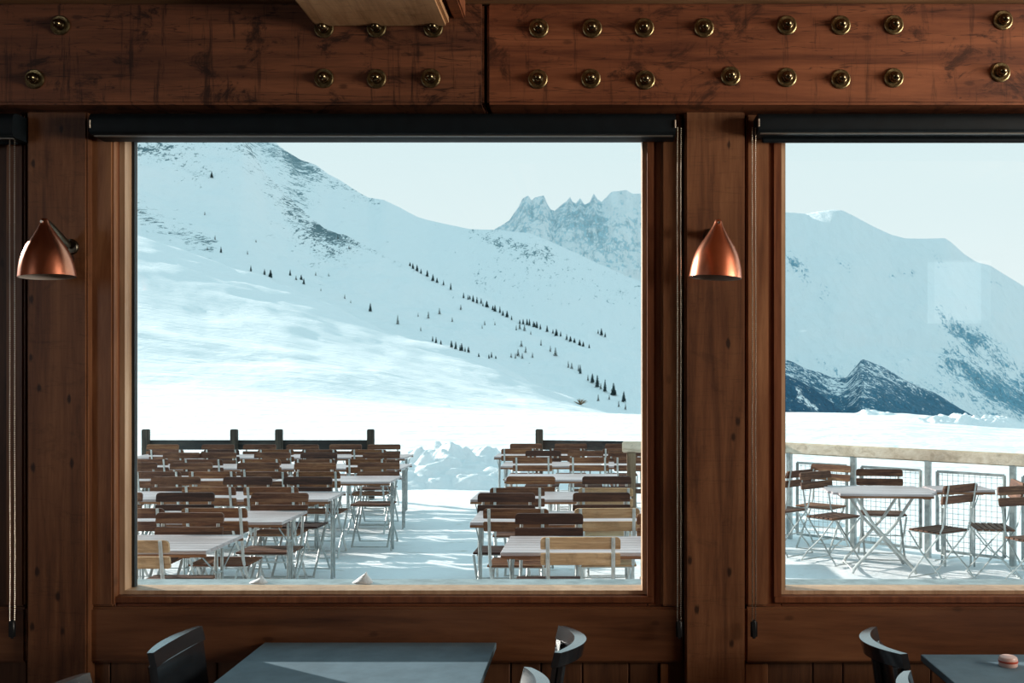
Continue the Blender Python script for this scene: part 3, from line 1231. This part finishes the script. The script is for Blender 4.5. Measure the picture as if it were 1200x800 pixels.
# snow field and ski slope
rows = [
    [(-600, zc(-.12, 9), 9), (1900, zc(-.12, 9), 9)],
    [(-600, zc(-.16, 26), 26), (1900, zc(-.5, 26), 26)],
    [(-600, zc(-.05, 42), 42), (700, zc(-.08, 42), 42), (1060, zc(-.05, 42), 42), (1200, zc(-.38, 42), 42), (1900, zc(-2.2, 42), 42)],
    [(-600, 462, 62), (157, 466, 62), (300, 472, 62), (480, 481, 62), (755, 485, 60), (918, 482.5, 56), (1060, 482.5, 54), (1130, 489, 50), (1200, 499.5, 46), (1900, 580, 46)],
    [(-600, 430, 84), (157, 448, 84), (300, 458, 84), (460, 474, 84), (600, 482, 84), (720, 485.5, 84), (790, 492, 84), (918, 505, 84), (1900, 700, 84)],
    [(-600, 340, 108), (157, 391, 108), (240, 403, 108), (340, 412, 108), (460, 437, 108), (560, 459, 108), (650, 475, 108), (720, 485, 108), (800, 500, 108), (918, 540, 108), (1900, 800, 108)],
    [(-600, 322, 128), (157, 384, 128), (240, 398, 128), (340, 408, 128), (460, 428, 128), (560, 450, 128), (650, 470, 128), (720, 485, 128), (800, 505, 128), (918, 560, 128), (1900, 900, 128)],
    [(-600, 130, 270), (-100, 215, 270), (157, 277, 270), (215, 293, 270), (290, 320, 265), (380, 355, 255), (450, 385, 245), (500, 400, 238), (540, 408, 232), (580, 425, 220), (640, 459, 195), (690, 480, 165), (730, 489, 150), (800, 520, 150), (1900, 900, 150)],
    [(-600, 200, 340), (157, 350, 340), (380, 430, 330), (690, 540, 240), (800, 600, 200), (1900, 1000, 200)],
]
ground, bvh_ground = loft('snow_slope_ground', rows, -420, 1700, 330, [10, 8, 10, 12, 18, 6, 30, 4], [M['snow_slope']][0], [.0, .03, .06, .14, .35, .7, .5, 1.2, 1.2], .055, seed=2)

# snow mounds: shovelled heap at the aisle end, ploughed bank on the field edge
def mound(name, lab, cx, cy, rx, ry, hgt, seed, nn=70, lump=.5, base=-.1, sc=1.0):
    b = bmesh.new()
    gv = []
    for j in range(nn + 1):
        row = []
        for i in range(nn + 1):
            u, v = -1 + 2 * i / nn, -1 + 2 * j / nn
            r = math.sqrt(u * u + v * v)
            prof = max(0, 1 - r * r) ** .8
            x, y = u * rx, v * ry
            q = Vector((x * 1.1 / sc, y * 1.1 / sc, seed))
            bl = .22 + noise.noise(q * .7) * .3 + abs(noise.noise(q * 1.5)) * .62 + abs(noise.noise(q * 3.4)) * .26 + abs(noise.noise(q * 8)) * .09
            row.append(b.verts.new((x, y, hgt * prof * (1 - lump + lump * 1.9 * bl))))
        gv.append(row)
    for j in range(nn):
        for i in range(nn):
            b.faces.new((gv[j][i], gv[j][i + 1], gv[j + 1][i + 1], gv[j + 1][i]))
    m = MB()
    m._merge(b)
    o = m.build(name, M['snow_lump'], None, True, (cx, cy, base), 180)
    return tag(o, lab, 'snow')


mound('snow_heap', 'lumpy shovelled snow heap at the far end of the aisle between the chairs', -2.3, 18.2, 3.0, 1.9, .62, 3.2, 130, .58, -.1, .75)
mound('snow_bank', 'ploughed lumpy snow bank on the far field edge before the pale mountain', P(1125, 490, 45.5).x, 45.5, 3.4, 1.2, .62, 5.5, 110, .55, -.36, .9)
mound('snow_bank', 'small snow bump on the far field edge below the forested spur', P(1022, 483, 52).x, 52, 1.6, 1.0, .32, 6.5, 50, .7, -.12, 1.2)

# snow left on the outer sill
def sill_snow(px, w, h, lab, seed):
    m = MB()
    b = bmesh.new()
    bmesh.ops.create_icosphere(b, subdivisions=3, radius=1)
    for v in b.verts:
        n_ = noise.noise(v.co * 1.7 + Vector((seed, 0, 0))) * .25
        sx = max(0, v.co.z)
        v.co = Vector((v.co.x * w * (1 - .85 * sx) + sx * w * .35, v.co.y * .03 * (1 - .5 * sx), max(-.0, v.co.z) * h * (1 + n_)))
    m._merge(b)
    o = m.build('snow_clump', M['snow_lump'], None, True, (P(px, 684, 4.17).x, 4.17, .9345), 180)
    tag(o, lab, 'snow')


sill_snow(425, .045, .044, 'small pointed clump of snow on the outer sill below the aisle', 1)
sill_snow(303, .040, .028, 'low clump of snow on the outer sill before the larger chair block', 4)

struct(MB().wbox(XL, XR, 4.10, 4.25, .90, .935, .004).build('trim_12', M['steel']))

# mountains ------------------------------------------------------------
def gauss(d, s):
    return math.exp(-(d / s) ** 2)


def polydist(pts, x, y):
    best = 1e9
    for (ax, ay), (bx, by) in zip(pts, pts[1:]):
        vx, vy = bx - ax, by - ay
        t = max(0, min(1, ((x - ax) * vx + (y - ay) * vy) / (vx * vx + vy * vy)))
        best = min(best, math.hypot(x - ax - vx * t, y - ay - vy * t))
    return best


spur = [(157, 60), (230, 120), (285, 158), (312, 205), (340, 235), (380, 265), (420, 282), (455, 298), (500, 322), (560, 350), (610, 366), (660, 378), (700, 391), (755, 411), (800, 440), (850, 490), (900, 545)]
rockA = [(310, 175), (330, 200), (345, 240), (365, 265), (385, 285)]
rockB = [(155, 240), (185, 262), (225, 280), (245, 290)]
rockC = [(170, 175), (215, 195), (245, 205)]


def rock_front(x, y):
    r = .27 + .30 * gauss(polydist(rockA, x, y), 32) + .27 * gauss(polydist(rockB, x, y), 14) + .22 * gauss(polydist(rockC, x, y), 16)
    r += .20 * gauss(polydist([(370, 268), (455, 300), (500, 325)], x, y), 7)
    r += .16 * gauss(polydist([(157, 170), (300, 165)], x, y), 14)
    return r - .06


crest = [(x, y, 760 - max(0, x - 250) * .25) for x, y in spur]
crest = [(-500, -260, 900)] + [(-150, -90, 850)] + crest
base = [(-500, 330, 380), (157, 320, 350), (290, 350, 345), (380, 385, 335), (450, 410, 325), (540, 436, 310), (640, 490, 290), (760, 520, 270), (900, 600, 270)]
mid = [(x, interp(base, x, 1) + (interp(crest, x, 1) - interp(base, x, 1)) * .42, interp(base, x, 2) + (interp(crest, x, 2) - interp(base, x, 2)) * .55) for x in range(-500, 901, 20)]
back = [(x, y + 60, Y * 1.3) for x, y, Y in crest]
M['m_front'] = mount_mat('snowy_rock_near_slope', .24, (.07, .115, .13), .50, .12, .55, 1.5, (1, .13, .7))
mf, bvh_front = loft('mountain_slope_ground', [base, mid, crest, back], -420, 890, 380, [50, 60, 6], M['m_front'], [1, 5, 4.5, 3], .018, rock_front, seed=5)

# ridge behind the spur
ridge2 = [(-500, -200, 1500), (157, 85, 1500), (285, 150, 1430), (305, 164, 1420), (325, 170, 1410), (340, 180, 1410), (352, 188, 1410), (372, 195, 1410), (385, 205, 1410), (400, 213, 1410), (420, 225, 1410),
          (432, 232, 1410), (450, 234, 1410), (465, 241, 1410), (490, 253, 1400), (505, 258, 1400), (530, 262, 1390), (550, 266, 1380), (583, 267, 1370), (620, 272, 1340), (660, 290, 1300), (700, 308, 1260), (758, 331, 1200), (800, 380, 1150), (850, 460, 1120), (900, 540, 1100)]
base2 = [(x, y + 55, 880) for x, y in [(-500, 0), (157, 110)] + spur[2:]]


def rock_back(x, y):
    r = .30 + .30 * gauss(polydist([(300, 168), (330, 180), (350, 200), (352, 228)], x, y), 22) + .22 * gauss(polydist([(340, 182), (390, 215), (440, 237)], x, y), 9)
    r += .25 * gauss(polydist([(555, 270), (600, 290), (640, 297)], x, y), 11) + .13 * gauss(polydist([(560, 330), (640, 320), (760, 350)], x, y), 32)
    return r - .06


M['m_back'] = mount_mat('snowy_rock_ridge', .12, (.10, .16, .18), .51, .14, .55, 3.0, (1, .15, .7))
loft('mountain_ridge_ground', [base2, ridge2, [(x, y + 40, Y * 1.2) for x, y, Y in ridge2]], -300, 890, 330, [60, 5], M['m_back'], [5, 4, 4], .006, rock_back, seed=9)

# rocky needles
ndl = [(480, 300, 2300), (560, 285, 2300), (583, 266, 2300), (590, 262, 2300), (597, 257, 2300), (602, 249, 2300), (605, 245, 2300), (608, 241, 2300), (612, 233, 2300), (616, 231, 2300), (619, 229, 2300), (623, 235, 2300), (627, 231, 2300), (632, 230, 2300),
       (637, 229, 2300), (641, 238, 2300), (645, 245, 2320), (650, 247, 2330), (655, 242, 2330), (660, 238, 2330), (664, 236, 2330), (668, 231, 2330), (671, 237, 2330), (675, 238, 2330), (680, 232, 2330), (685, 239, 2330), (691, 236, 2330), (696, 226, 2330), (700, 233, 2330), (705, 236, 2330),
       (711, 230, 2350), (716, 225, 2350), (725, 224, 2360), (734, 223, 2360), (742, 227, 2360), (752, 227, 2360), (775, 232, 2360), (815, 290, 2300), (860, 430, 2200), (900, 520, 2100)]
bn = [(480, 350, 1650), (583, 330, 1600), (640, 340, 1560), (700, 360, 1500), (760, 390, 1450), (830, 480, 1450), (900, 560, 1400)]


def rock_ndl(x, y):
    top = interp(ndl, x, 1)
    k = (y - top) / 100.0
    r = .50 - .25 * max(0, min(1, k - .25)) + .10 * gauss(polydist([(690, 270), (720, 300), (755, 330)], x, y), 30)
    if x > 705:
        r -= .16 * gauss(y - 235, 22)
    return r


M['m_needles'] = mount_mat('rocky_needles', .030, (.25, .35, .39), .43, .22, 1.0, 9, (1.7, .4, .42))  # rock lightened, distance haze put into its colour
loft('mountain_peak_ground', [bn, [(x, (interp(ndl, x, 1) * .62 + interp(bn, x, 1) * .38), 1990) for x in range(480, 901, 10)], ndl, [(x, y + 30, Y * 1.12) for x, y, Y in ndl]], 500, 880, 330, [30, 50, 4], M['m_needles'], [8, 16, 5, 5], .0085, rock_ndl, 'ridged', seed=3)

# the big pale mountain behind the second window
big = [(400, 300, 5200), (700, 262, 5200), (850, 240, 5200), (918, 248, 5200), (945, 250, 5200), (960, 247, 5200), (975, 245.5, 5200), (987, 246, 5200), (1000, 252, 5150), (1020, 263, 5100), (1045, 275, 5050), (1060, 279, 5000), (1080, 279.5, 5000), (1107, 278.5, 5000), (1115, 284, 4960),
       (1130, 298, 4900), (1145, 307, 4860), (1160, 310, 4820), (1175, 320, 4800), (1200, 336, 4750), (1300, 400, 4600), (1500, 500, 4400)]
bb = [(400, 520, 2900), (918, 520, 2900), (1200, 530, 2900), (1500, 560, 2900)]
bm_ = [(x, interp(big, x, 1) * .45 + interp(bb, x, 1) * .55, 3900) for x in range(400, 1501, 25)]


def rock_big(x, y):
    r = .27
    r += .26 * gauss(polydist([(935, 305), (945, 325), (965, 345)], x, y), 11) + .24 * gauss(polydist([(982, 302), (994, 316)], x, y), 6)
    r += .22 * gauss(polydist([(920, 300), (930, 310)], x, y), 8) + .22 * gauss(polydist([(1098, 298), (1106, 312)], x, y), 7)
    r += .2 * gauss(polydist([(1040, 325), (1070, 320)], x, y), 8) + .26 * gauss(polydist([(1102, 362), (1115, 385), (1140, 400)], x, y), 10)
    r += .16 * gauss(polydist([(1150, 395), (1170, 410)], x, y), 16) + .14 * gauss(polydist([(1200, 330), (1160, 330)], x, y), 8)
    r += .24 * max(0, min(1, (y - 395 - max(0, x - 1050) * .12) / 60))
    r += .34 * gauss(polydist([(1110, 420), (1140, 440), (1175, 462), (1230, 490)], x, y), 15) + .2 * gauss(polydist([(1125, 385), (1160, 415), (1200, 445)], x, y), 22)
    return r - .02


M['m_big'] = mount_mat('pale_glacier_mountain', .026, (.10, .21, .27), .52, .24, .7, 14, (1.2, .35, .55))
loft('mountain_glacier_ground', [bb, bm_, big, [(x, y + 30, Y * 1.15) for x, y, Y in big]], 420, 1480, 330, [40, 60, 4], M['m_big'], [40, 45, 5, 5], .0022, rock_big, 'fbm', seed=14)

# unseen ridge added to the west so the far slopes stay in shade
mw = [(-1300, Y, z) for Y, z in ((1900, 900), (2300, 1080), (2700, 1100), (3100, 1040), (3500, 1040), (4000, 945), (4500, 962), (5000, 985), (5800, 1030), (6800, 1120))]
bmw = bmesh.new()
gw = []
for k in range(25):
    row = []
    for i in range(91):
        f_ = i / 90 * (len(mw) - 1)
        a_, t_ = min(int(f_), len(mw) - 2), f_ - min(int(f_), len(mw) - 2)
        Yk = mw[a_][1] + (mw[a_ + 1][1] - mw[a_][1]) * t_
        zk = mw[a_][2] + (mw[a_ + 1][2] - mw[a_][2]) * t_
        w_ = (k - 12) / 12
        h_ = noise.fractal(Vector((w_ * 4, Yk * .003, 7)), .9, 2.1, 5) * 60 * abs(w_)
        row.append(bmw.verts.new((-1300 + w_ * 900, Yk, zk * (1 - abs(w_)) + h_)))
    gw.append(row)
for k in range(24):
    for i in range(90):
        bmw.faces.new((gw[k][i], gw[k][i + 1], gw[k + 1][i + 1], gw[k + 1][i]))
mmw = MB()
mmw._merge(bmw)
struct(mmw.build('added_shade_ridge_ground', M['m_back'], None, True, None, 180))

# forested spurs
def spur_mesh(name, crest_pts, Yc, Yb, drop, mat, rockf, seed):
    cr = [(x, y, Yc) for x, y in crest_pts]
    bs = [(x, y + drop, Yb) for x, y in crest_pts]
    bk = [(x, y + 40, Yc * 1.25) for x, y in crest_pts]
    loft(name, [bs, cr, bk], crest_pts[0][0], crest_pts[-1][0], 200, [50, 5], mat, [14, 7, 7], .008, rockf, seed=seed)


M['forest'] = mount_mat('snowy_forest_spur', .035, (.034, .10, .15), .42, .16, .8, 5, (1.3, .6, .8))  # blue distance haze is put into the tree colour
M['forest2'] = mount_mat('dense_forest_spur', .05, (.018, .066, .11), .40, .10, .8, 5, (1.3, .6, .8))  # tree colour here carries the haze blue as well
spur_mesh('hill_spur_ground', [(700, 330), (860, 400), (918, 419), (945, 431), (975, 441), (992, 440), (1010, 420), (1036, 430), (1070, 448), (1110, 470), (1160, 496), (1230, 532), (1330, 570)], 2500, 1700, 70, M['forest'],
          lambda x, y: .56 + .2 * max(0, min(1, (y - 450) / 30)) - .12 * gauss(polydist([(975, 448), (1000, 470), (1020, 485)], x, y), 8) + .05 * gauss(polydist([(1013, 442), (1150, 495)], x, y), 5), 21)
spur_mesh('hill_forest_ground', [(700, 370), (860, 418), (918, 438), (935, 445), (955, 455), (975, 468), (992, 484), (1020, 505), (1080, 540)], 1600, 1200, 90, M['forest2'],
          lambda x, y: .70 - .36 * gauss(polydist([(935, 455), (938, 468)], x, y), 4) - .26 * gauss(polydist([(945, 470), (956, 478)], x, y), 4), 26)

# ------------------------------------------------------------------ trees on the slopes
def cone_tree(name, mat, seed, slim=1.0, sparse=False):
    """a unit-tall conifer: tapering trunk with drooping whorls of branches"""
    rr = random.Random(seed)
    m = MB()
    m.tube([(0, 0, -.05), (0, 0, .5), (0, 0, 1.0)], .02, 5, rs=[.028, .018, .003])
    b = bmesh.new()
    tiers = 9 if not sparse else 8
    for k in range(tiers):
        z = .10 + .86 * k / tiers
        R = (.26 * slim) * (1 - z) ** .8 + .02
        n = 7 if not sparse else 5
        a0 = rr.uniform(0, 6.28)
        for i in range(n):
            a = a0 + 2 * PI * i / n + rr.uniform(-.2, .2)
            r = R * rr.uniform(.65, 1.15)
            w = (.5 if not sparse else .22) * R
            tip = Vector((r * math.cos(a), r * math.sin(a), z - r * .35))
            side = Vector((-math.sin(a), math.cos(a), 0)) * w
            root_ = Vector((0, 0, z + .10 * (1 - z) + .02))
            midp = Vector((r * .55 * math.cos(a), r * .55 * math.sin(a), z - .01))
            v = [b.verts.new(q) for q in (root_, midp + side, tip, midp - side, midp + Vector((0, 0, -.05)))]
            b.faces.new((v[0], v[1], v[2]))
            b.faces.new((v[0], v[2], v[3]))
            b.faces.new((v[4], v[2], v[1]))
            b.faces.new((v[4], v[3], v[2]))
            b.faces.new((v[0], v[4], v[1]))
            b.faces.new((v[0], v[3], v[4]))
    m._merge(b)
    return m.build(name, mat)


firs = [cone_tree('fir_tree', M['fir'], 1), cone_tree('fir_tree', M['fir'], 2, .8), cone_tree('fir_tree', M['fir'], 3, 1.2)]
larches = [cone_tree('larch_tree', M['larch'], 4, .8, True), cone_tree('larch_tree', M['larch'], 5, 1.0, True)]
for o in firs + larches:
    tag(o, 'x', 'tree')
tree_used = set()
CAMP = Vector((0, 0, H))


planted = []


def plant(px, py, hpx, kind, label, group):
    for k in range(6):
        d = (P(px, py, 100) - CAMP).normalized()
        best = None
        for bv in (bvh_ground, bvh_front):
            hit = bv.ray_cast(CAMP, d)
            if hit[0] is not None and (best is None or hit[3] < best[1]):
                best = (hit[0], hit[3])
        if best is None:
            return
        p = best[0]
        h = hpx * p.y / F
        if all((p - q).length > .3 * (h + hq) for q, hq in planted):
            break
        px += 1.6
        py += .7
    planted.append((p.copy(), h))
    src = random.choice(firs if kind == 'fir' else larches)
    if src.name in tree_used:
        o = src.copy()
        COL.objects.link(o)
    else:
        o = src
        tree_used.add(src.name)
    o.location = p
    w_ = h * random.uniform(.85, 1.15)
    o.scale = (w_, w_, h)
    o.rotation_euler = (0, 0, random.uniform(0, 6.28))
    o['label'] = label
    o['group'] = group


random.seed(21)
# line of firs running down the spur
L1 = ('dark fir in the tree line running down the rocky spur', 'firs in the line along the spur')
for x, y in [(456, 300), (461, 303), (466, 305), (471, 307), (477, 310), (481, 312), (484, 314), (489, 318), (494, 320), (500, 324), (507, 328), (512, 331), (520, 334), (529, 339), (543, 349), (546, 350), (551, 351), (554, 353), (558, 355), (563, 356), (566, 358), (571, 360),
             (577, 363), (581, 365), (586, 366), (590, 369), (594, 371), (599, 374), (610, 379), (613, 380), (617, 381), (620, 382), (623, 383), (626, 383), (629, 384), (633, 386), (641, 389), (647, 391), (651, 393), (657, 394), (665, 398), (669, 400), (674, 402), (679, 404), (684, 405), (690, 407)]:
    plant(x + random.uniform(-1, 1), y + random.uniform(-.6, 1), random.uniform(5, 9), 'fir', *L1)
L2 = ('dark fir in the dense strip where the spur meets the window jamb', 'firs in the dense strip by the jamb')
for k in range(26):
    t_k = k / 25
    plant(702 + 52 * t_k + random.uniform(-1.5, 1.5), 389 + 20 * t_k + random.uniform(0, 3), random.uniform(5, 9), 'fir', *L2)
L3 = ('bare larch standing among the scattered trees on the shaded slope', 'larches scattered on the shaded slope')
for x, y, h in [(466, 380, 12), (490, 371, 5), (502, 373, 9), (515, 368, 8), (540, 363, 7), (493, 388, 6), (568, 381, 6), (565, 385, 5), (580, 381, 5), (530, 377, 6), (605, 387, 7), (609, 386, 9), (613, 387, 8), (622, 392, 5), (611, 406, 8), (634, 405, 8), (645, 412, 8), (651, 417, 11), (607, 417, 9), (604, 420, 7),
                (616, 413, 8), (599, 419, 6), (624, 419, 7), (612, 420, 7)]:
    plant(x, y, h, 'larch', *L3)
L4 = ('dark fir in the loose row leading down to the slope foot', 'firs leading down to the slope foot')
for x, y, h in [(666, 431, 9), (670, 432, 8), (678, 435, 9), (680, 438, 12), (689, 446, 8), (691, 447, 12), (700, 454, 16), (704, 456, 8), (709, 459, 16), (719, 463, 16), (701, 470, 9), (714, 468, 6), (731, 471, 14), (725, 477, 8), (733, 480, 8)]:
    plant(x, y, h, 'fir' if h > 10 else 'larch', *L4)
L5 = ('dark fir peeping over the crest of the ski slope', 'firs behind the ski slope crest')
for x, y, h in [(507, 401, 7), (511, 403, 8), (515, 404, 6), (529, 408, 9), (534, 410, 10), (539, 412, 8), (541, 412, 10), (545, 413, 6), (549, 414, 8), (561, 419, 5), (573, 421, 6), (576, 420, 8), (581, 421, 4)]:
    plant(x, y - 1, h, 'fir', *L5)
L6 = ('fir on the shaded mountainside above the ski slope', 'firs above the ski slope')
for x, y, h in [(248, 208, 8), (243, 293, 5), (259, 296, 8), (294, 318, 8), (310, 322, 8), (317, 325, 10), (340, 323, 8), (347, 328, 6), (353, 328, 7), (356, 333, 8), (370, 323, 5), (385, 323, 4), (376, 341, 4), (404, 350, 6), (411, 355, 4), (434, 365, 11), (357, 246, 6), (368, 256, 6), (396, 280, 6), (409, 292, 6), (417, 275, 6),
                (240, 252, 5), (300, 284, 4), (290, 298, 5), (252, 281, 6)]:
    plant(x, y, h, 'fir' if h > 6 else 'larch', *L6)
# dry bush at the foot of the slope
m = MB()
rr = random.Random(5)
for k in range(60):
    a, e = rr.uniform(0, 6.28), rr.uniform(.3, 1.4)
    r = rr.uniform(.6, 1.0)
    tip = Vector((r * 1.1 * math.cos(a) * math.cos(e), r * math.sin(a) * math.cos(e), r * math.sin(e) * .75))
    m.tube([(0, 0, -.05), tip * .5 + Vector((0, 0, .06)), tip], .02, 4, rs=[.03, .02, .008])
d = (P(680, 474, 100) - CAMP).normalized()
hit = min((b.ray_cast(CAMP, d) for b in (bvh_ground, bvh_front)), key=lambda h: h[3] if h[0] is not None else 1e9)
o = m.build('dry_bush', M['shrub'], None, False, hit[0])
s_ = 11 * hit[0].y / F
o.scale = (s_, s_, s_)
tag(o, 'dry brown bush at the foot of the snowy slope', 'bush')
